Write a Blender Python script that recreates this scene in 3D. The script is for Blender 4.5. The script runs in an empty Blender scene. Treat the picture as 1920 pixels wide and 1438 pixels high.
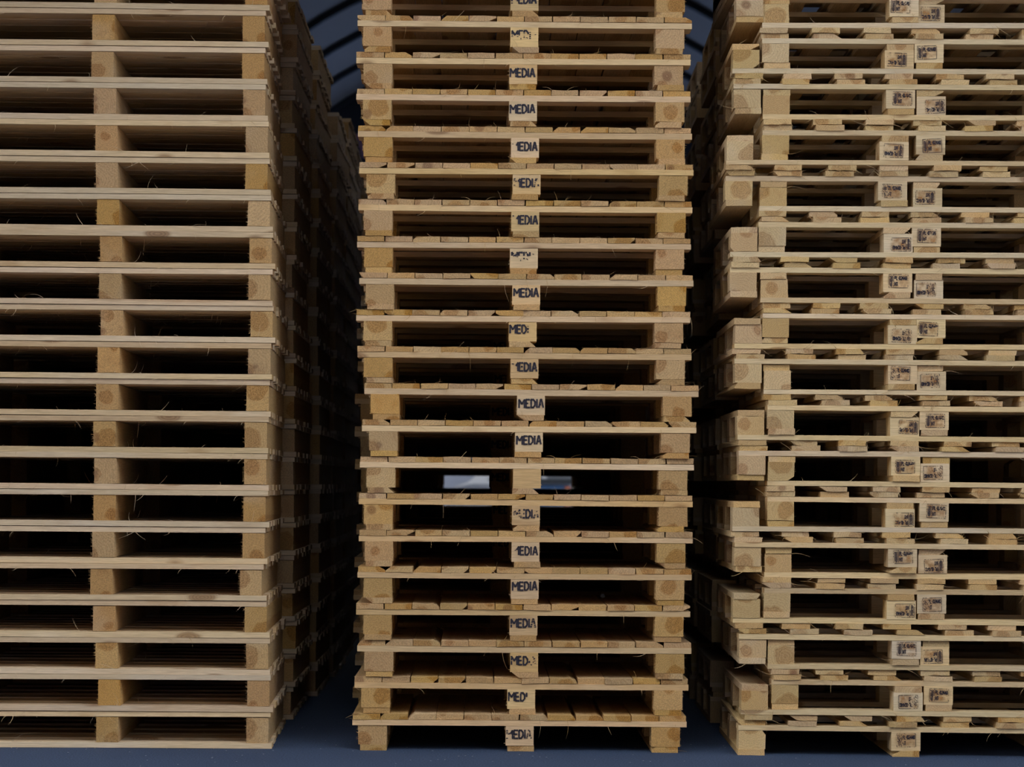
import bpy, bmesh, math, random
from mathutils import Matrix, Vector
R = random.Random(7)
C = bpy.context.scene.collection
ORD = ['', 'first','second','third','fourth','fifth','sixth','seventh','eighth','ninth','tenth','eleventh','twelfth','thirteenth','fourteenth','fifteenth','sixteenth','seventeenth','eighteenth','nineteenth','twentieth']
def ordinal(n):
    if n <= 20: return ORD[n]
    if n == 30: return 'thirtieth'
    return ('twenty-' if n < 30 else 'thirty-') + ORD[n % 10]

# ------------------------------------------------------------------ materials
def new_mat(name):
    m = bpy.data.materials.new(name); m.use_nodes = True
    nt = m.node_tree
    for n in list(nt.nodes): nt.nodes.remove(n)
    return m, nt, nt.nodes, nt.links
def wood(name, axis, sap, heart, pale=0.35, speck=.8, offc=0.16, endmul=(0.86,0.76,0.60), val=(0.86,1.1), knots=True):
    """timber whose grain runs along the object's own X or Y axis"""
    m, nt, N, L = new_mat(name)
    def nd(t, **kw):
        n = N.new(t)
        for k, v in kw.items(): setattr(n, k, v)
        return n
    def mth(op, a=None, b=None, c=None):
        n = nd('ShaderNodeMath', operation=op)
        for i, v in enumerate((a, b, c)):
            if v is None: continue
            if isinstance(v, (int, float)): n.inputs[i].default_value = v
            else: L.new(v, n.inputs[i])
        return n.outputs[0]
    def mix(f, a, b, bt='MIX'):
        n = nd('ShaderNodeMix', data_type='RGBA', blend_type=bt)
        if isinstance(f, (int, float)): n.inputs[0].default_value = f
        else: L.new(f, n.inputs[0])
        for i, v in ((6, a), (7, b)):
            if isinstance(v, tuple): n.inputs[i].default_value = (*v, 1)
            else: L.new(v, n.inputs[i])
        return n.outputs[2]
    def ramp(f, p0, p1):
        n = nd('ShaderNodeMapRange', interpolation_type='SMOOTHSTEP')
        L.new(f, n.inputs[0]); n.inputs[1].default_value = p0; n.inputs[2].default_value = p1
        return n.outputs[0]
    tc = nd('ShaderNodeTexCoord'); oi = nd('ShaderNodeObjectInfo')
    wn = nd('ShaderNodeTexWhiteNoise', noise_dimensions='1D'); L.new(oi.outputs['Random'], wn.inputs['W'])
    rs = nd('ShaderNodeSeparateColor'); L.new(wn.outputs['Color'], rs.inputs[0])
    rx, ry, rz = rs.outputs
    sp = nd('ShaderNodeSeparateXYZ'); L.new(tc.outputs['Object'], sp.inputs[0])
    X, Y, Z = sp.outputs
    a, g = (X, Y) if axis == 'Y' else (Y, X)
    off = mth('MULTIPLY', oi.outputs['Random'], 40.0)
    gy = mth('ADD', g, off)
    P = nd('ShaderNodeCombineXYZ'); L.new(a, P.inputs[0]); L.new(gy, P.inputs[1]); L.new(Z, P.inputs[2])
    P = P.outputs[0]
    def noise(sx, sy, sz, scale=1, detail=3, rough=.55):
        mp = nd('ShaderNodeMapping'); L.new(P, mp.inputs[0]); mp.inputs['Scale'].default_value = (sx, sy, sz)
        n = nd('ShaderNodeTexNoise'); L.new(mp.outputs[0], n.inputs[0])
        n.inputs['Scale'].default_value = scale; n.inputs['Detail'].default_value = detail; n.inputs['Roughness'].default_value = rough
        return n.outputs['Fac']
    # growth rings about a centre line parallel to the grain
    ca = mth('MULTIPLY', mth('SUBTRACT', rx, .5), offc)
    cz = mth('MULTIPLY', mth('SUBTRACT', ry, .5), offc)
    wob = noise(19, 1.6, 19, 1, 3)
    da = mth('SUBTRACT', a, ca); dz = mth('SUBTRACT', Z, cz)
    r = mth('SQRT', mth('ADD', mth('MULTIPLY', da, da), mth('MULTIPLY', dz, dz)))
    r = mth('ADD', r, mth('MULTIPLY', mth('SUBTRACT', wob, .5), .040))
    rings = mth('MULTIPLY_ADD', mth('SINE', mth('MULTIPLY', r, mth('MULTIPLY_ADD', rx, 500.0, 620.0))), .5, .5)
    hr = mth('MULTIPLY_ADD', rz, .028, .016)
    heartf = mth('SUBTRACT', 1.0, ramp(mth('SUBTRACT', r, hr), -.006, .003))
    # end grain
    nn = nd('ShaderNodeSeparateXYZ'); L.new(tc.outputs['Normal'], nn.inputs[0])
    endf = mth('GREATER_THAN', mth('ABSOLUTE', nn.outputs[1 if axis == 'Y' else 0]), .8)
    col = mix(mth('MULTIPLY', heartf, mth('MULTIPLY_ADD', endf, .10, .45)), sap, heart)
    dark_ring = mix(.5, (1, 1, 1), (.62, .46, .32))
    col = mix(mth('MULTIPLY', mth('POWER', rings, 2.0), mth('MULTIPLY', mth('MULTIPLY_ADD', endf, .62, .16), mth('MULTIPLY_ADD', heartf, .35, .65))), col, mix(1.0, col, dark_ring, 'MULTIPLY'))
    # pale / greyish blotches
    bl = ramp(noise(5, 1.1, 5, 1, 2), .52, .72)
    col = mix(mth('MULTIPLY', bl, pale), col, (.70, .60, .47))
    bl2 = ramp(noise(9, 3.0, 9, 1.3, 3), .58, .75)
    col = mix(mth('MULTIPLY', bl2, .35), col, heart)
    # fine streaks along the grain; speckle on sawn ends
    fs = noise(420, 14, 420, 1, 2, .6)
    col = mix(.40, col, mix(1.0, col, mix(ramp(fs, .25, .75), (.55, .5, .44), (1.22, 1.2, 1.16)), 'MULTIPLY'))
    fe = ramp(noise(230, 3, 230, 1, 3, .75), .36, .60)
    em = mix(mth('MULTIPLY', endf, mth('MULTIPLY_ADD', heartf, .35, speck)), (1, 1, 1), mix(fe, tuple(c * .66 for c in endmul), tuple(min(1.25, c * 1.18) for c in endmul)))
    col = mix(1.0, col, em, 'MULTIPLY')
    if knots:
        mp = nd('ShaderNodeMapping'); L.new(P, mp.inputs[0]); mp.inputs['Scale'].default_value = (9, 3.4, 9)
        v = nd('ShaderNodeTexVoronoi'); L.new(mp.outputs[0], v.inputs[0]); v.inputs['Scale'].default_value = 1.0
        vs = nd('ShaderNodeSeparateColor'); L.new(v.outputs['Color'], vs.inputs[0])
        dd = mth('ADD', v.outputs['Distance'], mth('MULTIPLY', mth('SUBTRACT', wob, .5), .12))
        kf = mth('MULTIPLY', mth('SUBTRACT', 1.0, ramp(dd, .12, .21)), mth('GREATER_THAN', vs.outputs[0], .50))
        kr = mth('MULTIPLY_ADD', mth('SINE', mth('MULTIPLY', dd, 160.0)), .5, .5)
        kc = mix(kr, (.17, .075, .03), (.32, .17, .075))
        col = mix(mth('MULTIPLY', kf, .75), col, kc)
    hs = nd('ShaderNodeHueSaturation')
    L.new(mth('MULTIPLY_ADD', rz, .011, .4945), hs.inputs['Hue'])
    L.new(mth('MULTIPLY_ADD', rx, .22, .9), hs.inputs['Saturation'])
    L.new(mth('MULTIPLY_ADD', ry, val[1] - val[0], val[0]), hs.inputs['Value'])
    L.new(col, hs.inputs['Color'])
    bs = nd('ShaderNodeBsdfPrincipled'); L.new(hs.outputs[0], bs.inputs['Base Color'])
    bs.inputs['Roughness'].default_value = .8
    bs.inputs['Specular IOR Level'].default_value = .25
    bp = nd('ShaderNodeBump'); bp.inputs['Strength'].default_value = .5; bp.inputs['Distance'].default_value = .0015
    L.new(fs, bp.inputs['Height']); L.new(bp.outputs[0], bs.inputs['Normal'])
    o = nd('ShaderNodeOutputMaterial'); L.new(bs.outputs[0], o.inputs[0])
    return m
M = {}
for k, sx, sy, h, p in (('left', (.70, .53, .335), (.60, .40, .19), (.40, .22, .095), .5), ('mid', (.715, .50, .262), (.615, .42, .205), (.42, .225, .085), .25),
                        ('right', (.73, .565, .335), (.67, .49, .26), (.46, .28, .135), .45)):
    M[k + 'X'] = wood('sawn_wood_along_' + k, 'X', sx, h, p, .5, .3)
    M[k + 'Y'] = wood('sawn_wood_through_' + k, 'Y', sy, h, p * .6, .3 if k == 'right' else .6, .12, knots=True)
    M[k + 'C'] = wood('sawn_wood_block_' + k, 'X', tuple(min(1, c * 1.02) for c in sx), h, p, .5, .3, knots=False)
def ink_mat():
    m, nt, N, L = new_mat('stencil_ink')
    tc = N.new('ShaderNodeTexCoord'); n = N.new('ShaderNodeTexNoise'); n.inputs['Scale'].default_value = 420; n.inputs['Detail'].default_value = 3
    L.new(tc.outputs['Object'], n.inputs[0])
    r = N.new('ShaderNodeMapRange'); r.inputs[1].default_value = .26; r.inputs[2].default_value = .38; L.new(n.outputs[0], r.inputs[0])
    b = N.new('ShaderNodeBsdfPrincipled'); b.inputs['Base Color'].default_value = (.022, .018, .030, 1); b.inputs['Roughness'].default_value = .7
    L.new(r.outputs[0], b.inputs['Alpha'])
    o = N.new('ShaderNodeOutputMaterial'); L.new(b.outputs[0], o.inputs[0]); return m
M['ink'] = ink_mat()
def scorch_mat():
    m, nt, N, L = new_mat('scorched_wood')
    tc = N.new('ShaderNodeTexCoord'); oi = N.new('ShaderNodeObjectInfo')
    ad = N.new('ShaderNodeVectorMath'); ad.operation = 'ADD'; L.new(tc.outputs['Object'], ad.inputs[0]); L.new(oi.outputs['Location'], ad.inputs[1])
    n = N.new('ShaderNodeTexNoise'); n.inputs['Scale'].default_value = 45; n.inputs['Detail'].default_value = 4
    L.new(ad.outputs[0], n.inputs[0])
    # fades out towards the border of the mark
    g = N.new('ShaderNodeSeparateXYZ'); L.new(tc.outputs['Generated'], g.inputs[0])
    def edge(s):
        a = N.new('ShaderNodeMath'); a.operation = 'PINGPONG'; a.inputs[1].default_value = .5; L.new(s, a.inputs[0])
        b = N.new('ShaderNodeMapRange'); b.inputs[1].default_value = 0; b.inputs[2].default_value = .2; L.new(a.outputs[0], b.inputs[0]); return b.outputs[0]
    e = N.new('ShaderNodeMath'); e.operation = 'MULTIPLY'; L.new(edge(g.outputs[0]), e.inputs[0]); L.new(edge(g.outputs[2]), e.inputs[1])
    r = N.new('ShaderNodeMapRange'); r.inputs[1].default_value = .34; r.inputs[2].default_value = .72; r.inputs[4].default_value = .75; L.new(n.outputs[0], r.inputs[0])
    k = N.new('ShaderNodeMath'); k.operation = 'MULTIPLY'; L.new(r.outputs[0], k.inputs[0]); L.new(e.outputs[0], k.inputs[1])
    b = N.new('ShaderNodeBsdfPrincipled'); b.inputs['Base Color'].default_value = (.42, .19, .050, 1); b.inputs['Roughness'].default_value = .85
    L.new(k.outputs[0], b.inputs['Alpha'])
    o = N.new('ShaderNodeOutputMaterial'); L.new(b.outputs[0], o.inputs[0]); return m
M['scorch'] = scorch_mat()
def plain(name, col, rough=.6, metal=0, nscale=None, namp=.3, trans=0):
    m, nt, N, L = new_mat(name)
    b = N.new('ShaderNodeBsdfPrincipled'); b.inputs['Base Color'].default_value = (*col, 1)
    b.inputs['Roughness'].default_value = rough; b.inputs['Metallic'].default_value = metal
    if nscale:
        tc = N.new('ShaderNodeTexCoord'); n = N.new('ShaderNodeTexNoise'); n.inputs['Scale'].default_value = nscale; n.inputs['Detail'].default_value = 5
        L.new(tc.outputs['Object'], n.inputs[0])
        mx = N.new('ShaderNodeMix'); mx.data_type = 'RGBA'; L.new(n.outputs[0], mx.inputs[0])
        mx.inputs[6].default_value = (*[c * (1 - namp) for c in col], 1); mx.inputs[7].default_value = (*[c * (1 + namp) for c in col], 1)
        L.new(mx.outputs[2], b.inputs['Base Color'])
    o = N.new('ShaderNodeOutputMaterial')
    if trans:
        t = N.new('ShaderNodeBsdfTranslucent'); t.inputs[0].default_value = (*col, 1)
        s = N.new('ShaderNodeMixShader'); s.inputs[0].default_value = trans
        L.new(b.outputs[0], s.inputs[1]); L.new(t.outputs[0], s.inputs[2]); L.new(s.outputs[0], o.inputs[0])
    else: L.new(b.outputs[0], o.inputs[0])
    return m
def floor_mat():
    m, nt, N, L = new_mat('asphalt')
    tc = N.new('ShaderNodeTexCoord')
    n1 = N.new('ShaderNodeTexNoise'); n1.inputs['Scale'].default_value = 1.7; n1.inputs['Detail'].default_value = 6
    n2 = N.new('ShaderNodeTexNoise'); n2.inputs['Scale'].default_value = 160; n2.inputs['Detail'].default_value = 3
    v = N.new('ShaderNodeTexVoronoi'); v.inputs['Scale'].default_value = 42
    for n in (n1, n2, v): L.new(tc.outputs['Object'], n.inputs[0])
    c = N.new('ShaderNodeMix'); c.data_type = 'RGBA'; L.new(n1.outputs[0], c.inputs[0]); c.inputs[6].default_value = (.034, .052, .098, 1); c.inputs[7].default_value = (.052, .080, .142, 1)
    r = N.new('ShaderNodeMapRange'); r.inputs[1].default_value = .3; r.inputs[2].default_value = .7; r.inputs[3].default_value = .6; r.inputs[4].default_value = 1.35; L.new(n2.outputs[0], r.inputs[0])
    m2 = N.new('ShaderNodeMix'); m2.data_type = 'RGBA'; m2.blend_type = 'MULTIPLY'; m2.inputs[0].default_value = 1; L.new(c.outputs[2], m2.inputs[6]); L.new(r.outputs[0], m2.inputs[7])
    # scattered pale grains
    s = N.new('ShaderNodeSeparateColor'); L.new(v.outputs['Color'], s.inputs[0])
    g = N.new('ShaderNodeMath'); g.operation = 'GREATER_THAN'; g.inputs[1].default_value = .93; L.new(s.outputs[0], g.inputs[0])
    d = N.new('ShaderNodeMath'); d.operation = 'LESS_THAN'; d.inputs[1].default_value = .13; L.new(v.outputs['Distance'], d.inputs[0])
    k = N.new('ShaderNodeMath'); k.operation = 'MULTIPLY'; L.new(g.outputs[0], k.inputs[0]); L.new(d.outputs[0], k.inputs[1])
    m3 = N.new('ShaderNodeMix'); m3.data_type = 'RGBA'; L.new(k.outputs[0], m3.inputs[0]); L.new(m2.outputs[2], m3.inputs[6]); m3.inputs[7].default_value = (.4, .42, .45, 1)
    b = N.new('ShaderNodeBsdfPrincipled'); b.inputs['Roughness'].default_value = .9; b.inputs['Specular IOR Level'].default_value = .15; L.new(m3.outputs[2], b.inputs['Base Color'])
    bp = N.new('ShaderNodeBump'); bp.inputs['Distance'].default_value = .004; bp.inputs['Strength'].default_value = .6; L.new(n2.outputs[0], bp.inputs['Height']); L.new(bp.outputs[0], b.inputs['Normal'])
    o = N.new('ShaderNodeOutputMaterial'); L.new(b.outputs[0], o.inputs[0]); return m
M['floor'] = floor_mat()
M['membrane'] = plain('vault_membrane', (.42, .385, .36), .6, nscale=.8, namp=.12, trans=.0)
M['steel'] = plain('dark_steel', (.035, .04, .05), .6)
M['gable'] = plain('gable_cladding', (.05, .055, .07), .8, nscale=1.5)
M['pink'] = plain('pink_cloth', (.80, .50, .62), .8, nscale=20, namp=.08)
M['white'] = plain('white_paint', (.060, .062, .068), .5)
M['blue'] = plain('blue_paint', (.018, .045, .095), .45)
M['glass'] = plain('dark_window_glass', (.02, .022, .025), .1)
M['rubber'] = plain('tyre_rubber', (.02, .02, .02), .8)
M['lens'] = plain('orange_lamp_lens', (.20, .06, .03), .4)
M['chip'] = plain('white_paper', (.85, .87, .9), .8, nscale=60, namp=.05)

# ------------------------------------------------------------------ mesh helpers
def mesh(name, bm, mats):
    me = bpy.data.meshes.new(name); bm.normal_update(); bm.to_mesh(me); bm.free()
    for m in (mats if isinstance(mats, (list, tuple)) else [mats]): me.materials.append(m)
    return me
def link(name, me, parent=None, loc=(0, 0, 0), rot=(0, 0, 0)):
    o = bpy.data.objects.new(name, me); C.objects.link(o)
    if parent: o.parent = parent
    o.location = loc; o.rotation_euler = rot
    return o
def add_box(bm, x0, x1, y0, y1, z0, z1, mi=0):
    vs = [bm.verts.new((x, y, z)) for x in (x0, x1) for y in (y0, y1) for z in (z0, z1)]
    for f in ((0,1,3,2),(4,6,7,5),(0,4,5,1),(2,3,7,6),(0,2,6,4),(1,5,7,3)):
        bm.faces.new([vs[i] for i in f]).material_index = mi
def add_hair(bm, p, d, ln, w=.0005, curl=.3, rnd=R):
    """one splinter: a thin three-sided tapering strand"""
    p = Vector(p); d = Vector(d).normalized()
    side = d.cross(Vector((.3, .2, 1))).normalized(); up = side.cross(d)
    bend = (side * rnd.uniform(-1, 1) + up * rnd.uniform(-1, 1)) * curl
    prev = None; n = 4
    for i in range(n + 1):
        t = i / n; c = p + (d * t + bend * t * t) * ln; ww = w * (1 - .75 * t)
        ring = [bm.verts.new(c + side * (ww * math.cos(a)) + up * (ww * math.sin(a))) for a in (0, 2.09, 4.19)]
        if prev:
            for j in range(3): bm.faces.new((prev[j], prev[(j+1) % 3], ring[(j+1) % 3], ring[j]))
        prev = ring
def board_bm(L_, W, T, axis, rnd, segs=8, bow=.0012, wane=0, rag=.0006, hairs=0, fuzz=0, endskew=0):
    """sawn timber centred on the origin; length along axis; wane = bark-edge corner cut"""
    bm = bmesh.new(); w, t = W / 2, T / 2
    prof = [(-w, -t), (0, -t), (w, -t), (w, t), (0, t), (-w, t)]
    if wane:
        s = rnd.choice((0, 1, 2, 3)); cx, cz = rnd.uniform(.12, .3) * min(W, .1), rnd.uniform(.45, .95) * T * (.4 if T > .04 else 1)
        if s == 0: prof = [(-w + cx, -t), (0, -t), (w, -t), (w, t), (0, t), (-w, t), (-w, -t + cz)]
        if s == 1: prof = [(-w, -t), (0, -t), (w - cx, -t), (w, -t + cz), (w, t), (0, t), (-w, t)]
        if s == 2: prof = [(-w, -t), (0, -t), (w, -t), (w, t - cz), (w - cx, t), (0, t), (-w, t)]
        if s == 3: prof = [(-w, -t), (0, -t), (w, -t), (w, t), (0, t), (-w + cx, t), (-w, t - cz)]
    ph1, ph2 = rnd.uniform(0, 6), rnd.uniform(0, 6); cup = rnd.uniform(-.0006, .0006); prev = None; ends = []
    pj = [(rnd.uniform(-rag, rag), rnd.uniform(-rag, rag)) for _ in prof]
    for i in range(segs + 1):
        u = -L_ / 2 + L_ * i / segs; q = i / segs
        bz = bow * math.sin(ph1 + 4 * q); bx = bow * .6 * math.sin(ph2 + 3 * q)
        ring = []
        for (a, z), (ja, jz) in zip(prof, pj):
            aa = a + ja + bx + rnd.uniform(-rag, rag) * .5; zz = z + jz + rnd.uniform(-rag, rag) * .3 + bz + (cup if abs(a) < 1e-6 else 0)
            uu = u + (endskew * a * 2 / W if i in (0, segs) else 0)
            ring.append(bm.verts.new((aa, uu, zz) if axis == 'Y' else (uu, aa, zz)))
        if prev:
            n = len(ring)
            for j in range(n): bm.faces.new((prev[j], prev[(j+1) % n], ring[(j+1) % n], ring[j]))
        else: ends.append(ring)
        prev = ring
    ends.append(prev)
    bm.faces.new(ends[0]); bm.faces.new(list(reversed(ends[1])))
    bmesh.ops.recalc_face_normals(bm, faces=bm.faces)
    hx, hy = (w, L_ / 2) if axis == 'Y' else (L_ / 2, w)
    for _ in range(hairs):
        if axis == 'Y':
            s = rnd.choice((-1, 1)); p = (rnd.uniform(-w, w) if rnd.random() < .6 else s * w, -hy - .0002, rnd.choice((-t, t)))
            d = (rnd.uniform(-1, 1), rnd.uniform(-.8, -.1), rnd.uniform(-.9, .9))
        else:
            p = (rnd.uniform(-hx, hx), -hy, rnd.choice((-t, t))); d = (rnd.uniform(-1, 1), rnd.uniform(-.5, -.1), (1 if p[2] > 0 else -1) * rnd.uniform(.1, .8))
        add_hair(bm, p, d, rnd.choice((.010, .016, .022, .030, .050)) * rnd.uniform(.7, 1.2), rnd.uniform(.0006, .0009), .6, rnd)
    for _ in range(fuzz):
        s = rnd.choice((-1, -1, 1)); z = rnd.uniform(-t, t)
        add_hair(bm, (s * hx * .995, -hy + .001, z), (s, rnd.uniform(-.5, .1), rnd.uniform(-.8, .8)), rnd.uniform(.003, .009), .0007, .4, rnd)
    return bm
POOL = {}
def pool(key, n, make):
    if key not in POOL: POOL[key] = [make() for _ in range(n)]
    return R.choice(POOL[key])

# ------------------------------------------------------------------ lettering
GL = {'M': [[(0,0),(0,1),(.5,.45),(1,1),(1,0)]], 'E': [[(1,1),(0,1),(0,0),(1,0)],[(0,.52),(.85,.52)]],
      'D': [[(0,0),(0,1),(.55,1),(1,.72),(1,.28),(.55,0),(0,0)]], 'I': [[(.5,0),(.5,1)]], 'A': [[(0,0),(.42,1),(.58,1),(1,0)],[(.2,.34),(.8,.34)]],
      'P': [[(0,0),(0,1),(.8,1),(1,.85),(1,.6),(.8,.48),(0,.48)]], 'L': [[(0,1),(0,0),(1,0)]], '-': [[(.1,.5),(.9,.5)]],
      '0': [[(.1,.1),(.1,.9),(.5,1),(.9,.9),(.9,.1),(.5,0),(.1,.1)]], '2': [[(0,.85),(.5,1),(1,.85),(1,.6),(0,0),(1,0)]],
      '4': [[(.75,0),(.75,1),(0,.3),(1,.3)]], 'H': [[(0,0),(0,1)],[(1,0),(1,1)],[(0,.5),(1,.5)]], 'T': [[(0,1),(1,1)],[(.5,1),(.5,0)]]}
def stroke(bm, p, q, w, y, keep, rnd, step=.0022):
    (x0, z0), (x1, z1) = p, q; ln = math.hypot(x1 - x0, z1 - z0); n = max(1, int(ln / step)); dx, dz = (x1 - x0) / ln, (z1 - z0) / ln
    pts = []
    for i in range(n):
        ax, az = x0 + (x1 - x0) * i / n, z0 + (z1 - z0) * i / n; bx, bz = x0 + (x1 - x0) * (i + 1) / n, z0 + (z1 - z0) * (i + 1) / n
        if keep((ax + bx) / 2, (az + bz) / 2) < rnd.random(): continue
        e = w * .22 if i in (0, n - 1) else 0.0
        wa = w / 2 * rnd.uniform(.85, 1.15)
        ex = e if i == 0 else 0; e2 = e if i == n - 1 else 0
        vs = [(ax - dx * ex - dz * wa, az - dz * ex + dx * wa), (ax - dx * ex + dz * wa, az - dz * ex - dx * wa), (bx + dx * e2 + dz * wa, bz + dz * e2 - dx * wa), (bx + dx * e2 - dz * wa, bz + dz * e2 + dx * wa)]
        bm.faces.new([bm.verts.new((x, y, z)) for x, z in vs])
def letters(bm, text, x0, z0, widths, h, gap, sw, y, keeps, rnd, slant=0):
    x = x0
    for i, ch in enumerate(text):
        w = widths.get(ch, widths['*'])
        for pl in GL[ch]:
            P2 = [(x + a * w, z0 + b * h + slant * (x - x0)) for a, b in pl]
            for p, q in zip(P2, P2[1:]): stroke(bm, p, q, sw, y, keeps[i], rnd)
        x += w + gap
def media_bm(code, rnd):
    """code: one letter per character: f full, t top only, r right half, w weak, x gone"""
    bm = bmesh.new(); W = {'M': .0195, 'E': .0125, 'D': .014, 'I': .003, 'A': .0155, '*': .014}
    x = -.0445 + rnd.uniform(-.0015, .002); z0 = .0215 - .0285 + rnd.uniform(-.002, .002); h = .0285; xs = x; keeps = []
    for i, ch in enumerate('MEDIA'):
        w = W[ch]; m = code[i]
        keeps.append({'f': lambda a, b: .985, 't': lambda a, b, z0=z0: .95 if b > z0 + .55 * h else .12, 'r': lambda a, b, xx=xs, w=w: .95 if a > xx + .62 * w else .12,
                      'w': lambda a, b: .42, 'x': lambda a, b: .03, 'b': lambda a, b, z0=z0: .95 if b < z0 + .3 * h else .15}[m])
        xs += w + .0055
    letters(bm, 'MEDIA', x, z0, W, h, .0055, .0062, 0, keeps, rnd, rnd.uniform(-.03, .03))
    return bm
def stamp_bm(rnd):
    bm = bmesh.new(); x0, x1, z0, z1 = -.0335, .0335, -.0235, .0235; xc = -.0165
    fade = rnd.choice([(0, 0), (1, .5), (-1, .5), (1, .3)])
    def kp(base):
        return lambda a, b: base if fade[0] == 0 or a * fade[0] < .008 else base * (1 - fade[1])
    k1 = kp(.9)
    for p, q in (((x0, z0), (x1, z0)), ((x1, z0), (x1, z1)), ((x1, z1), (x0, z1)), ((x0, z1), (x0, z0)), ((xc, z0), (xc, z1))):
        kk = .95 if rnd.random() < .75 else .45
        stroke(bm, p, q, .0015, 0, lambda a, b, kk=kk: kk * (k1(a, b) / .9), rnd, .003)
    k2 = kp(.96)
    letters(bm, 'PL-02440', xc + .0035, .0045, {'*': .0042, '-': .0026}, .0125, .0016, .0027, 0, [k2] * 8, rnd)
    letters(bm, 'HT', xc + .0035, -.0165, {'*': .0045}, .0125, .0020, .0028, 0, [k2] * 2, rnd)
    cx = (x0 + xc) / 2   # wheat-ear mark
    stroke(bm, (cx, -.019), (cx, .019), .0016, 0, k2, rnd)
    for i in range(6):
        z = -.013 + i * .0052
        stroke(bm, (cx, z), (cx - .0055, z + .0045), .0026, 0, k2, rnd); stroke(bm, (cx, z), (cx + .0055, z + .0045), .0026, 0, k2, rnd)
    stroke(bm, (cx, -.019), (cx - .005, -.013), .0022, 0, k2, rnd); stroke(bm, (cx, -.019), (cx + .005, -.013), .0022, 0, k2, rnd)
    return bm

# ------------------------------------------------------------------ pallets
def root(name, loc, rot, label, group):
    o = bpy.data.objects.new(name, None); C.objects.link(o); o.empty_display_size = .05
    o.location = loc; o.rotation_euler = rot; o['label'] = label; o['category'] = 'pallet'; o['group'] = group
    return o
# centre block of the middle kind: 3 runners, 9 blocks, 3 cross boards, 12 close-set deck boards
MB, MK, MC, MD = .0205, .0705, .0205, .0205          # bottom board, block, cross board, deck
MP = MB + MK + MC + MD
def mid_pallet(x, z, yaw, y, label, group, code):
    t = root('wooden_pallet', (x, y, z), (0, 0, yaw), label, group); W, Dp = 1.2, .8; e = 1e-4
    for i, bx in enumerate((-.526, 0, .526)):
        j = R.uniform(-.006, .006)
        link('bottom_board', pool('mb', 8, lambda: mesh('bottom_board', board_bm(Dp, .094, MB - e, 'Y', R, 6, .0005, wane=R.random() < .25, hairs=R.choice((0, 0, 2, 4))), M['midY'])), t, (bx + j, Dp / 2 + R.uniform(-.003, .003), MB / 2))
        for yy in (.05, .4, .75):
            if i == 1 and yy == .05:
                b = link('block', pool('mcb', 6, lambda: mesh('block', board_bm(.100, .1, MK - e, 'X', R, 3, 0, rag=.0008, fuzz=6), M['midC'])), t, (bx + R.uniform(-.002, .002), yy, MB + MK / 2))
                if code: link('stencilled_lettering', mesh('stencilled_lettering', media_bm(code, R), M['ink']), b, (0, -.0518, 0))
            else:
                link('block', pool('mbk', 16, lambda: mesh('block', board_bm(.1, .102, MK - e, 'Y', R, 3, 0, rag=.0010, wane=R.random() < .12, fuzz=22), M['midY'])), t, (bx + R.uniform(-.004, .004), yy + R.uniform(-.002, .002), MB + MK / 2))
    for yy in (.05, .4, .75):
        link('cross_board', pool('mc', 10, lambda: mesh('cross_board', board_bm(W, .1, MC - e, 'X', R, 16, .0009, hairs=R.choice((2, 5, 9))), M['midX'])), t, (0, yy + R.uniform(-.002, .001), MB + MK + MC / 2))
    xx = -W / 2
    for i in range(12):
        link('deck_board', pool('md', 30, lambda: mesh('deck_board', board_bm(Dp, .0975 + R.uniform(-.0015, .001), MD - .0012, 'Y', R, 6, .0004, wane=R.random() < .28, rag=.0011, hairs=R.choice((0, 0, 2, 4, 8)), endskew=R.uniform(-.001, .001)), M['midY'])), t,
             (xx + .05 + R.uniform(-.0010, .0010), Dp / 2 + R.uniform(-.004, .004), MP - MD / 2), (0, R.uniform(-.008, .008), R.uniform(-.002, .002)))
        xx += .1
    return t
LB, LK, LT = .0210, .0915, .0200
LP = LB + LK + LT + .0003
def left_pallet(x_right, shift_top, z, yaw, y, label, group, front=True):
    W, Dp = 1.17, .92; e = 1e-4
    t = root('wooden_pallet', (x_right - W / 2, y, z), (0, 0, yaw), label, group)
    for cx in (-.537, 0, .537):
        link('stringer', pool('ls', 16, lambda: mesh('stringer', board_bm(Dp, .079, LK - e, 'Y', R, 6, .0006, rag=.0009, wane=R.random() < .04, fuzz=26), M['leftY'])), t, (cx + R.uniform(-.004, .004) + shift_top / 2, Dp / 2 + .002 + R.uniform(-.002, .002), LB + LK / 2))
    for k, (n, zz, th, sx) in enumerate(((6, LB / 2, LB, 0), (8, LP - LT / 2, LT, shift_top))):
        for i in range(n):
            yy = .05 + i * (Dp - .1) / (n - 1)
            link(('bottom_board', 'deck_board')[k], pool('lb%d' % k, 16, lambda: mesh('board', board_bm(W, .099, th - .0016, 'X', R, 18, .0007, rag=.0006, hairs=R.choice((2, 6, 12))), M['leftX'])), t,
                 (sx + (0 if i == 0 else R.uniform(-.006, .004)), yy + (R.uniform(-.002, .001) if i == 0 else 0), zz))
    return t
RB, RK, RC, RD = .0215, .0668, .0178, .0190
RH_ = RB + RK + RC + RD                      # one pallet
RPER = RB + RK + 2 * (RC + RD) + .0014       # a nested pair
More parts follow.
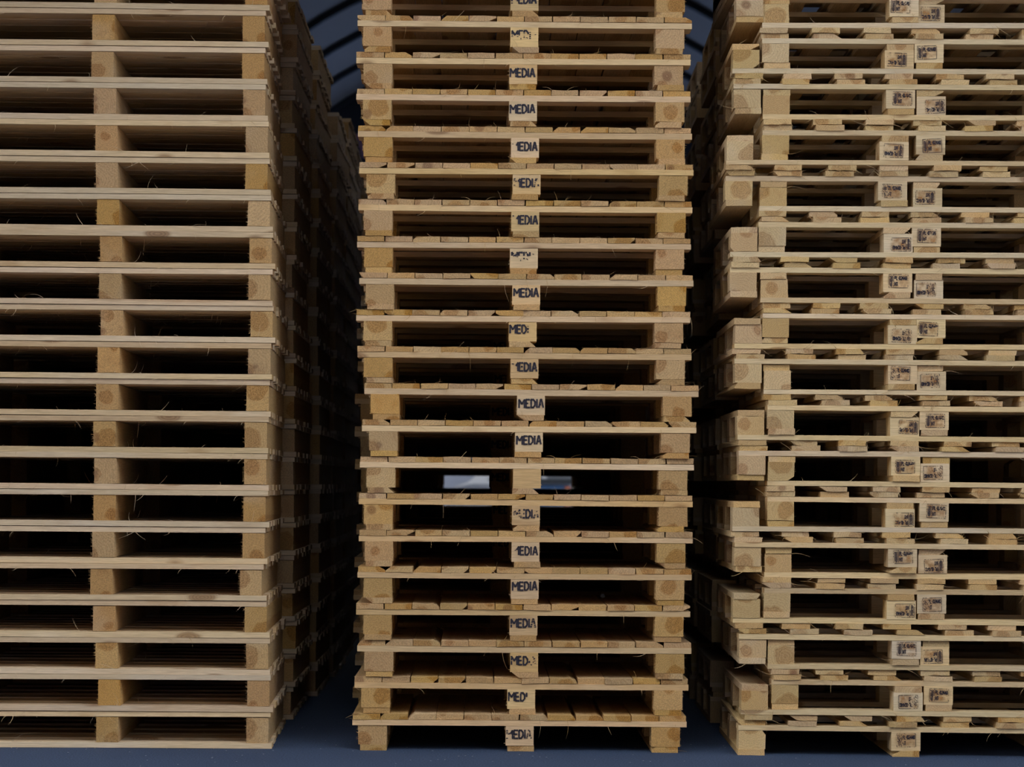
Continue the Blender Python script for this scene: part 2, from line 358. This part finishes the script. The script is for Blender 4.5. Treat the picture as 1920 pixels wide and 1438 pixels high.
def right_pallet(x_left, z, flip, yaw, y, label, group):
    """z: floor of the pallet's own underside (its top side when it lies upside down)"""
    W, Dp = 1.19, .8; e = 1e-4
    t = root('wooden_pallet', (x_left + W / 2, y, z), (0, math.pi if flip else 0, yaw), label, group)
    for i, bx in enumerate((-W / 2 + .048, 0, W / 2 - .048)):
        w = .103 if i == 1 else .095
        j = R.uniform(-.004, .004)
        link('bottom_board', pool('rb', 12, lambda: mesh('bottom_board', board_bm(Dp, .094, RB - e, 'Y', R, 6, .0006, wane=R.random() < .22, rag=.0012, hairs=R.choice((0, 0, 3, 6))), M['rightY'])), t, (bx + j, Dp / 2 + R.uniform(-.004, .004), RB / 2), (0, 0, R.uniform(-.004, .004)))
        for yy in (.05, .4, .75):
            if i == 1:
                b = link('block', pool('rcb', 6, lambda: mesh('block', board_bm(.103, .1, RK - e, 'X', R, 3, 0, rag=.0008), M['rightC'])), t, (bx + R.uniform(-.003, .003), yy, RB + RK / 2))
                if yy == .05:
                    sx, sz, sr = R.uniform(-.014, .010), R.uniform(-.002, .006), R.uniform(-.05, .05)
                    link('scorch_mark', pool('sc', 3, lambda: scorch_mesh()), b, (sx, -.0514, sz), (0, sr, 0))
                    link('burned_stamp', pool('st', 12, lambda: mesh('burned_stamp', stamp_bm(R), M['ink'])), b, (sx, -.0519, sz), (0, sr, 0))
            else:
                link('block', pool('rbk', 16, lambda: mesh('block', board_bm(.1, w, RK - e, 'Y', R, 3, 0, rag=.0012, wane=R.random() < .14, fuzz=4), M['rightY'])), t, (bx + R.uniform(-.002, .002), yy + R.uniform(-.002, .002), RB + RK / 2))
    for yy in (.05, .4, .75):
        link('cross_board', pool('rc', 12, lambda: mesh('cross_board', board_bm(W, .1, RC - .0004, 'X', R, 16, .0008, hairs=R.choice((1, 4, 7))), M['rightX'])), t, (0, yy + R.uniform(-.003, .002), RB + RK + RC / 2))
    for i in range(7):
        px = -W / 2 + .052 + i * (W - .104) / 6 + (R.uniform(-.012, .012) if i else R.uniform(-.004, .004))
        link('deck_board', pool('rd', 30, lambda: mesh('deck_board', board_bm(Dp, .0985 + R.uniform(-.002, .002), RD - .0008, 'Y', R, 6, .0005, wane=R.random() < .2, rag=.0016, hairs=R.choice((0, 3, 8, 18))), M['rightY'])), t,
             (px, Dp / 2 + R.uniform(-.006, .006), RH_ - RD / 2), (0, 0, R.uniform(-.012, .012)))
    return t
def scorch_mesh():
    bm = bmesh.new(); n = 14
    vs = [bm.verts.new((.041 * math.copysign(abs(math.cos(a)) ** .5, math.cos(a)) * R.uniform(.93, 1.05), 0, .029 * math.copysign(abs(math.sin(a)) ** .5, math.sin(a)) * R.uniform(.93, 1.05))) for a in [6.2832 * i / n for i in range(n)]]
    bm.faces.new(vs); return mesh('scorch_mark', bm, M['scorch'])

# whole pallets in one mesh, for the stacks deep inside the shed
def mid_whole(bm, x=0, y=0, z=0, a=0):
    for bx in (-.526, 0, .526):
        add_box(bm, x+bx-.047, x+bx+.047, y, y+.8, z, z+MB, 1)
        for yy in (.05, .4, .75): add_box(bm, x+bx-.05, x+bx+.05, y+yy-.05, y+yy+.05, z+MB, z+MB+MK, 1)
    for yy in (.05, .4, .75): add_box(bm, x-.6, x+.6, y+yy-.05, y+yy+.05, z+MB+MK, z+MB+MK+MC, 0)
    for i in range(12): add_box(bm, x-.599+i*.1, x-.501+i*.1, y, y+.8, z+MP-MD, z+MP-.0003, 1)
def left_whole(bm, x=0, y=0, z=0, a=0):
    for cx in (-.537, 0, .537): add_box(bm, x+cx-.039, x+cx+.039, y, y+.92, z+LB, z+LB+LK, 1)
    for n, z0, z1 in ((6, 0, LB), (8, LP-LT, LP-.0003)):
        for i in range(n):
            yy = .05 + i * .82 / (n - 1); j = R.uniform(-.005, .005); add_box(bm, x-.585+j, x+.585+j, y+yy-.049, y+yy+.049, z+z0, z+z1, 0)
def right_whole(bm, x=0, y=0, z=0, flip=False):
    def bx_(x0, x1, y0, y1, z0, z1, mi):
        if flip: z0, z1 = RH_ - z1, RH_ - z0
        add_box(bm, x+x0, x+x1, y+y0, y+y1, z+z0, z+z1, mi)
    for b in (-.547, 0, .547):
        bx_(b-.047, b+.047, 0, .8, 0, RB, 1)
        for yy in (.05, .4, .75): bx_(b-.048, b+.048, yy-.05, yy+.05, RB, RB+RK, 1)
    for yy in (.05, .4, .75): bx_(-.595, .595, yy-.05, yy+.05, RB+RK, RB+RK+RC, 0)
    for i in range(7):
        c = -.543 + i * 1.086 / 6 + R.uniform(-.01, .01); bx_(c-.049, c+.049, 0, .8, RH_-RD, RH_-.0003, 1)
def whole_mesh(kind, fn, flip=False):
    bm = bmesh.new(); fn(bm, 0, 0, 0, flip); return mesh(kind + '_pallet', bm, [M[kind + 'X'], M[kind + 'Y']])
def whole(me, loc, yaw, label, group):
    o = link('wooden_pallet', me, None, loc, (0, 0, yaw)); o['label'] = label; o['category'] = 'pallet'; o['group'] = group; return o

# --- middle front stack (listed from the ground up: centre of each pallet, and how much of the word is left)
MIDX = [.1677,.1738,.1828,.1779,.1817,.1851,.1841,.1869,.1938,.2014,.1755,.1697,.1799,.1708,.1747,.1765,.1709,.1644,.1631,.1668,.1642]
CODE = ['rfffw','ffftx','fffww','ffffw','fffff','rffff','wrffb',None,'fffff','fffff','rffff','fffwx','fffff','ttttx','rffff','rfffw','rffff','fffff','fffff','tttwx','wffff']
LOOK = ['EDIA with its first letter worn off', 'MED with the last letters worn off', 'MEDI with a faint last letter', 'MEDIA with a faint last letter', 'MEDIA in slim letters','MEDIA with a clipped first letter',
        'EDIA between two worn letters', None, 'MEDIA in full letters', 'MEDIA over an orange resin stain', 'EDIA after a broken first letter', 'MED and a faint ending', 'MEDIA in full bold letters', 'MED in half-worn letters',
        'EDIA after half an M', 'MEDIA with a faint last letter', 'MEDIA with a clipped first letter', 'MEDIA in bold letters', 'MEDIA in bold letters', 'MEDI worn off below', 'EDIA at the picture top']
for k in range(21):
    lab = 'pallet %s in middle front stack, ' % (ordinal(k + 1)) if 0 else None
    if LOOK[k]: lab = '%s pallet up in middle front stack, reads %s' % (ordinal(k + 1), LOOK[k])
    else: lab = '%s pallet up in middle front stack, the one with a bare centre block' % ordinal(k + 1)
    mid_pallet(MIDX[k], k * MP, R.uniform(-.002, .002), R.uniform(-.006, .006), lab, 'pallets of the middle front stack', CODE[k])
# --- left front stack
LEFT = [(-.7224,-.7278),(-.7196,-.7283),(-.7312,-.7322),(-.7332,-.7458),(-.7448,-.7564),(-.7439,-.7517),(-.7383,-.7431),(-.7412,-.7461),(-.7442,-.7422),(-.7362,-.7397),(-.7328,-.7358),(-.7212,-.7282),(-.7315,-.7325),(-.7233,-.7313),(-.7332,-.7401),(-.7419,-.7462),(-.7475,-.7507),(-.7536,-.7623),(-.7575,-.7652),(-.7537,-.7644),(-.751,-.754)]
for k, (b, tp) in enumerate(LEFT):
    left_pallet(b, tp - b, k * LP, math.radians(1.3) + R.uniform(-.002, .002), R.uniform(-.004, .004), 'pale pallet on long solid runners, %s up from the ground in the left front stack' % ordinal(k + 1), 'pallets of the left front stack')
# --- right front stack: pairs laid deck to deck, legs of neighbours interlocked
RIGHT = [(.9551,.9643),(1.0745,1.0588),(.9545,.933),(1.0451,1.0447),(.9365,.9284),(1.054,1.0536),(.9493,.945),(1.0514,1.0376),(.9314,.9309),(1.0316,1.0235),(.9135,.913),(1.0137,1.0171),(.8955,.8951),(1.0264,1.026),(.9198,.9155),(1.0219,1.0215),(.9287,.9282)]
for j, (a, b) in enumerate(RIGHT):
    z = j * RPER; n = 2 * j + 1
    right_pallet(a * .991, z, False, -math.radians(1.42) + R.uniform(-.003, .003), -.075 + R.uniform(-.006, .006), 'stamped pallet standing deck up, %s from the ground in the right front stack' % ordinal(n), 'pallets of the right front stack')
    if j < 16:
        right_pallet(b * .991, z + 2 * RH_ + .0007, True, -math.radians(1.42) + R.uniform(-.003, .003), -.075 + R.uniform(-.006, .006), 'stamped pallet lying upside down, %s from the ground in the right front stack' % ordinal(n + 1), 'pallets of the right front stack')

# --- stacks behind
STEP = 1.062
lw = [whole_mesh('left', left_whole) for _ in range(4)]; mw = [whole_mesh('mid', mid_whole)]
ru = [whole_mesh('right', right_whole) for _ in range(3)]; rd_ = [whole_mesh('right', right_whole, True) for _ in range(3)]
for s, xr, n, dy in ((1, -.728, 22, 0), (2, -.705, 22, 0), (3, -.675, 21, 0)):
    wob = 0
    for k in range(n):
        wob = max(-.02, min(.02, wob + R.uniform(-.009, .009)))
        lab = 'shadowed pallet, %s down from the top of the %s stack in the left row' % (ordinal(n - k), ORD[s + 1])
        if s == 1: left_pallet(xr + wob, 0, k * LP, math.radians(R.uniform(-.5, .5)), STEP * s, lab, 'pallets of the left row, behind the front stack')
        else: whole(R.choice(lw), (xr - .585 + wob, STEP * s, k * LP), math.radians(R.uniform(-.8, .8)), lab, 'pallets of the left row, behind the front stack')
for s, xc, n in ((1, .118, 21), (2, .15, 21)):
    for k in range(n):
        x = xc + R.uniform(-.006, .006) + (.02 if k > 11 else 0)
        o = whole(mw[0], (x, STEP * s, k * MP), math.radians(R.uniform(-.5, .5)), 'shadowed pallet, %s from the ground in the %s stack of the middle row' % (ordinal(k + 1), ORD[s + 1]), 'pallets of the middle row, behind the front stack')
        if s == 1 and k < 12: link('stencilled_lettering', pool('far_letters', 3, lambda: mesh('stencilled_lettering', media_bm('ffffw', R), M['ink'])), o, (0, -.0012, MB + MK / 2))
for s, xl, n in ((1, .97, 17), (2, .985, 17)):
    for j in range(n):
        a = xl + (0 if j % 2 == 0 else .1) + R.uniform(-.012, .012)
        for f in (0, 1):
            idx = 2 * j + f + 1
            whole(R.choice(rd_ if f else ru), (a + .595 + R.uniform(-.006, .006), STEP * s, j * RPER + f * (RH_ + .0007)), -math.radians(1.4 + R.uniform(-.5, .5)),
                  'shadowed pallet, %s from the ground in the %s stack of the right row' % (ordinal(idx), ORD[s + 1]), 'pallets of the right row, behind the front stack')
def deep(name, fn, label, stacks, kind):
    bm = bmesh.new()
    for s, x, n in stacks:
        for k in range(n):
            if kind == 'right':
                xx = x + (0 if k % 2 == 0 else .1) + R.uniform(-.01, .01); fn(bm, xx, STEP * s, k * RPER, False); fn(bm, xx, STEP * s, k * RPER + RH_ + .0007, True)
            else: fn(bm, x + R.uniform(-.008, .008), STEP * s, k * (LP if kind == 'left' else MP), 0)
    o = link(name, mesh(name, bm, [M[kind + 'X'], M[kind + 'Y']])); o['label'] = label; o['category'] = 'pallets'; o['kind'] = 'stuff'
deep('stacked_pallets', left_whole, 'dark farther pallet stacks closing off the left row', [(s, (-.69, -.71, -.70, -.69, -.68, -.66)[s - 4] - .585, 22) for s in range(4, 10)], 'left')
deep('stacked_pallets', left_whole, 'pallet stacks added beside the left front stack to block light, beyond the picture edge', [(s, -2.72, 24) for s in range(0, 4)], 'left')  # unseen stacks added to stop side light reaching the inner rows
deep('stacked_pallets', left_whole, 'lower pallet stacks added on the yard left to shade the bottom rows, out of view', [(s, -2.90, 17) for s in range(-5, -1)], 'left')  # added out of view so side light fades towards the ground
deep('stacked_pallets', left_whole, 'lower pallet stacks added on the yard right to shade the bottom rows, out of view', [(s, 3.80, 17) for s in range(-5, -1)], 'left')  # unseen counterpart on the right, added for the same low shading
deep('stacked_pallets', right_whole, 'pallet stacks added beside the right front stack to block light, beyond the picture edge', [(s, 3.02, 18) for s in range(0, 4)], 'right')  # added out of view to keep light from entering on the right
deep('stacked_pallets', mid_whole, 'dark farther pallet stacks of the middle row, seen through the fork openings', [(s, .16 + .01 * s, 20) for s in range(3, 9)], 'mid')
deep('stacked_pallets', right_whole, 'dark farther pallet stacks closing off the right row', [(s, 1.0 + .025 * (s - 2) + .595, 16 - (s % 2)) for s in range(3, 10)], 'right')

# the front stacks go on above the picture edge
def upper(fn, kind, label, x, z0, per, n, y=0):
    bm = bmesh.new()
    for k in range(n):
        if kind == 'right':
            if k: fn(bm, x, y, z0 + k * per, False)
            fn(bm, x, y, z0 + k * per + RH_ + .0007, True)
        else: fn(bm, x + R.uniform(-.008, .008), y, z0 + k * per, 0)
    o = link('stacked_pallets', mesh('stacked_pallets', bm, [M[kind + 'X'], M[kind + 'Y']])); o['label'] = label; o['category'] = 'pallets'; o['kind'] = 'stuff'
upper(left_whole, 'left', 'topmost pallets of the left front stack, above the picture edge', -1.335, 21 * LP, LP, 4)
upper(mid_whole, 'mid', 'topmost pallets of the middle front stack, above the picture edge', .165, 21 * MP, MP, 4)
upper(right_whole, 'right', 'topmost pallets of the right front stack, above the picture edge', 1.51, 16 * RPER, RPER, 3, -.07)
# ------------------------------------------------------------------ shed, ground, things beyond
def struct(name, bm, m):
    o = link(name, mesh(name, bm, m)); o['kind'] = 'structure'; return o
bm = bmesh.new(); add_box(bm, -30, 30, -25, 110, -.3, 0); struct('floor', bm, M['floor'])
CX, CZ, RAD, Y0, Y1 = .454, 2.41, 4.05, -3.2, 21.7  # front of the vault stretched over the yard, unseen, to block overhead light
def arc(r, n=40): return [(CX + r * math.cos(math.pi * i / n), CZ + r * math.sin(math.pi * i / n)) for i in range(n + 1)]
def arch(bm, r0, r1, y0, y1, n=40):
    a, b = arc(r0, n), arc(r1, n)
    for i in range(n):
        vs = [bm.verts.new((p[0], y, p[1])) for y in (y0, y1) for p in (a[i], a[i+1], b[i+1], b[i])]
        for f in ((0,1,2,3),(7,6,5,4),(0,4,5,1),(3,2,6,7)): bm.faces.new([vs[q] for q in f])
    bmesh.ops.remove_doubles(bm, verts=bm.verts, dist=1e-5); bmesh.ops.recalc_face_normals(bm, faces=bm.faces)
bm = bmesh.new(); arch(bm, RAD, RAD + .03, Y0, Y1); struct('ceiling', bm, M['membrane'])
for nm, s in (('wall_left', -1), ('wall_right', 1)):
    bm = bmesh.new(); x = CX + s * (RAD + .015); add_box(bm, x - .015, x + .015, 0, Y1, 0, CZ); struct(nm, bm, M['gable'])
ribs = [Y1 - .04 - 1.75 * i for i in range(16)]
for i, y in enumerate(ribs):
    if y < Y0 + .05: break
    bm = bmesh.new(); arch(bm, RAD - .065, RAD - .004, y - .05, y + .05)
    for s in (-1, 1):
        x = CX + s * (RAD - .035); add_box(bm, x - .030, x + .030, y - .05, y + .05, 0, CZ)
    struct('trim_%d' % (i + 1), bm, M['steel'])
# end wall with an open gateway
GW, GH = 3.5, 4.4
bm = bmesh.new(); pts = arc(RAD + .02, 40)
ring = [(CX + RAD + .02, 0)] + pts + [(CX - RAD - .02, 0), (CX - GW, 0), (CX - GW, GH), (CX + GW, GH), (CX + GW, 0)]
f0 = bm.faces.new([bm.verts.new((x, Y1, z)) for x, z in ring])
e = bmesh.ops.extrude_face_region(bm, geom=[f0]); bmesh.ops.translate(bm, verts=[v for v in e['geom'] if isinstance(v, bmesh.types.BMVert)], vec=(0, .06, 0))
bmesh.ops.recalc_face_normals(bm, faces=bm.faces); struct('wall_back', bm, M['gable'])
# unseen building added behind the camera to keep front light out of the gaps
bm = bmesh.new(); add_box(bm, -7, 7.5, -22, -12, 0, 13.5); add_box(bm, -7.15, 7.65, -22.15, -11.85, 13.5, 13.8)
struct('added_shade_building', bm, M['gable'])
bm = bmesh.new(); add_box(bm, -16, 18, 42, 50, 0, 3.6); add_box(bm, -16.2, 18.2, 41.8, 50.2, 3.6, 3.8)  # low building added to cut off the bright sky seen through the gateway
o = link('added_sky_block', mesh('added_sky_block', bm, M['gable'])); o['label'] = 'low dark building behind the cars, added to block sky beyond the shed'; o['category'] = 'building'
# cars parked beyond the gateway
def car(x, y, body, label, s=1):
    t = bpy.data.objects.new('parked_car', None); C.objects.link(t); t.location = (x, y, 0); t['label'] = label; t['category'] = 'car'
    L2 = 2.15; prof = [(-L2,.35),(-L2-.02,.62),(-L2+.08,.92),(-L2+.35,.98),(-L2+.75,1.42),(.3,1.46),(1.0,1.02),(1.95,.84),(L2,.62),(L2,.35)]
    bm = bmesh.new()
    f = bm.faces.new([bm.verts.new((px * s, -.82, pz)) for px, pz in prof]); e = bmesh.ops.extrude_face_region(bm, geom=[f])
    bmesh.ops.translate(bm, verts=[v for v in e['geom'] if isinstance(v, bmesh.types.BMVert)], vec=(0, 1.64, 0))
    for v in bm.verts:
        if v.co.z > 1.1: v.co.y *= .82
    bmesh.ops.recalc_face_normals(bm, faces=bm.faces); bmesh.ops.bevel(bm, geom=list(bm.edges), offset=.04, segments=2, affect='EDGES')
    link('body', mesh('body', bm, body), t)
    for w0, w1, r0, r1 in ((-1.50, -.62, -1.25, -.62), (-.52, .62, -.52, .22)):
        bm = bmesh.new(); q = [(w0, 1.02), (w1, 1.02), (r1, 1.36), (r0, 1.36)]
        vs = [bm.verts.new((a * s, -.835 + max(0, c - 1.1) * .33, c)) for a, c in q]; f = bm.faces.new(vs)
        e = bmesh.ops.extrude_face_region(bm, geom=[f]); bmesh.ops.translate(bm, verts=[v for v in e['geom'] if isinstance(v, bmesh.types.BMVert)], vec=(0, .03, 0))
        bmesh.ops.recalc_face_normals(bm, faces=bm.faces); link('side_window', mesh('side_window', bm, M['glass']), t)
    for wx in (-1.35, 1.35):
        for wy in (-.75, .75):
            bm = bmesh.new(); bmesh.ops.create_cone(bm, cap_ends=True, segments=28, radius1=.32, radius2=.32, depth=.2, matrix=Matrix.Translation((wx * s, wy, .32)) @ Matrix.Rotation(math.pi / 2, 4, 'X'))
            link('wheel', mesh('wheel', bm, M['rubber']), t)
    bm = bmesh.new(); add_box(bm, min(s*-2.2, s*-2.0), max(s*-2.2, s*-2.0), -.84, -.60, .66, .84); link('tail_lamp', mesh('tail_lamp', bm, M['lens']), t)
car(1.72, 31.5, M['white'], 'pale car parked beyond the shed, glimpsed left of the bare centre block', 1)
t = bpy.data.objects.new('waste_bin', None); C.objects.link(t); t.location = (1.0, 27.0, 0); t['label'] = 'blue wheeled waste bin beyond the shed, glimpsed right of the bare centre block'; t['category'] = 'bin'
bm = bmesh.new(); add_box(bm, -.44, .44, -.38, .38, .14, .95)
for v in bm.verts:
    if v.co.z < .5: v.co.x *= .86; v.co.y *= .8
bmesh.ops.bevel(bm, geom=list(bm.edges), offset=.03, segments=2, affect='EDGES'); link('body', mesh('body', bm, M['blue']), t)
bm = bmesh.new(); add_box(bm, -.46, .46, -.42, .42, .955, 1.03); bmesh.ops.bevel(bm, geom=list(bm.edges), offset=.02, segments=2, affect='EDGES'); link('lid', mesh('lid', bm, M['glass']), t)
for wx in (-.32, .32):
    for wy in (-.26, .26):
        bm = bmesh.new(); bmesh.ops.create_cone(bm, cap_ends=True, segments=20, radius1=.09, radius2=.09, depth=.05, matrix=Matrix.Translation((wx, wy, .09)) @ Matrix.Rotation(math.pi / 2, 4, 'X')); link('wheel', mesh('wheel', bm, M['rubber']), t)
bm = bmesh.new(); add_box(bm, .34, .42, -.392, -.377, .62, .92); link('reflector_strip', mesh('reflector_strip', bm, M['lens']), t)
# pink cloth hanging in the far left of the vault
bm = bmesh.new()
cols = 8
grid = [[bm.verts.new((.24 * i / cols, .012 * math.sin(i * 1.7) , -.30 * j / 6 if not (i < 4) else -.30 * j / 6 * .55)) for j in range(7)] for i in range(cols + 1)]
for i in range(cols):
    for j in range(6): bm.faces.new((grid[i][j], grid[i+1][j], grid[i+1][j+1], grid[i][j+1]))
r_ = bmesh.ops.solidify(bm, geom=list(bm.faces), thickness=.004)
o = link('hanging_cloth', mesh('hanging_cloth', bm, M['pink']), None, (-1.585, 21.5, 5.37)); o['label'] = 'pink cloth hanging high up at the far end, left of the middle stack'; o['category'] = 'cloth'
# scrap of paper on one deck
bm = bmesh.new(); bmesh.ops.create_icosphere(bm, subdivisions=2, radius=.0085)
for v in bm.verts: v.co *= R.uniform(.75, 1.2)
o = link('paper_scrap', mesh('paper_scrap', bm, M['chip']), None, (MIDX[3] + .315, .55, 4 * MP + .007)); o['label'] = 'tiny white crumpled paper scrap lying on a deck low in the middle stack'; o['category'] = 'paper'

# ------------------------------------------------------------------ light
w = bpy.data.worlds.new('World'); bpy.context.scene.world = w; w.use_nodes = True
nt = w.node_tree; bg = nt.nodes['Background']
tc = nt.nodes.new('ShaderNodeTexCoord'); sp = nt.nodes.new('ShaderNodeSeparateXYZ'); nt.links.new(tc.outputs['Generated'], sp.inputs[0])
rp = nt.nodes.new('ShaderNodeValToRGB'); nt.links.new(sp.outputs[2], rp.inputs[0])
cr = rp.color_ramp; cr.elements[0].position = 0; cr.elements[0].color = (.55, .59, .66, 1)
cr.elements[1].position = .85; cr.elements[1].color = (.93, .96, 1.0, 1)
e_ = cr.elements.new(.28); e_.color = (.65, .68, .74, 1)
nt.links.new(rp.outputs[0], bg.inputs[0]); bg.inputs[1].default_value = 6.4
# ------------------------------------------------------------------ camera
F = 4437.0
cam = bpy.data.cameras.new('Camera'); co = bpy.data.objects.new('Camera', cam); C.objects.link(co)
cam.sensor_width = 36; cam.lens = F / 1920 * 36
cam.shift_x = 70 / 1920; cam.shift_y = 186 / 1920
co.matrix_world = Matrix.Translation((0, -8.5, .964)) @ Matrix.Rotation(math.pi / 2, 4, 'X') @ Matrix.Rotation(math.radians(.45), 4, 'Z')
cam.clip_end = 300; cam.dof.use_dof = True; cam.dof.focus_distance = 8.5; cam.dof.aperture_fstop = 4.5
bpy.context.scene.camera = co
vs = bpy.context.scene.view_settings
vs.view_transform = 'Standard'; vs.look = 'None'; vs.gamma = 1; vs.use_curve_mapping = False; vs.exposure = 0
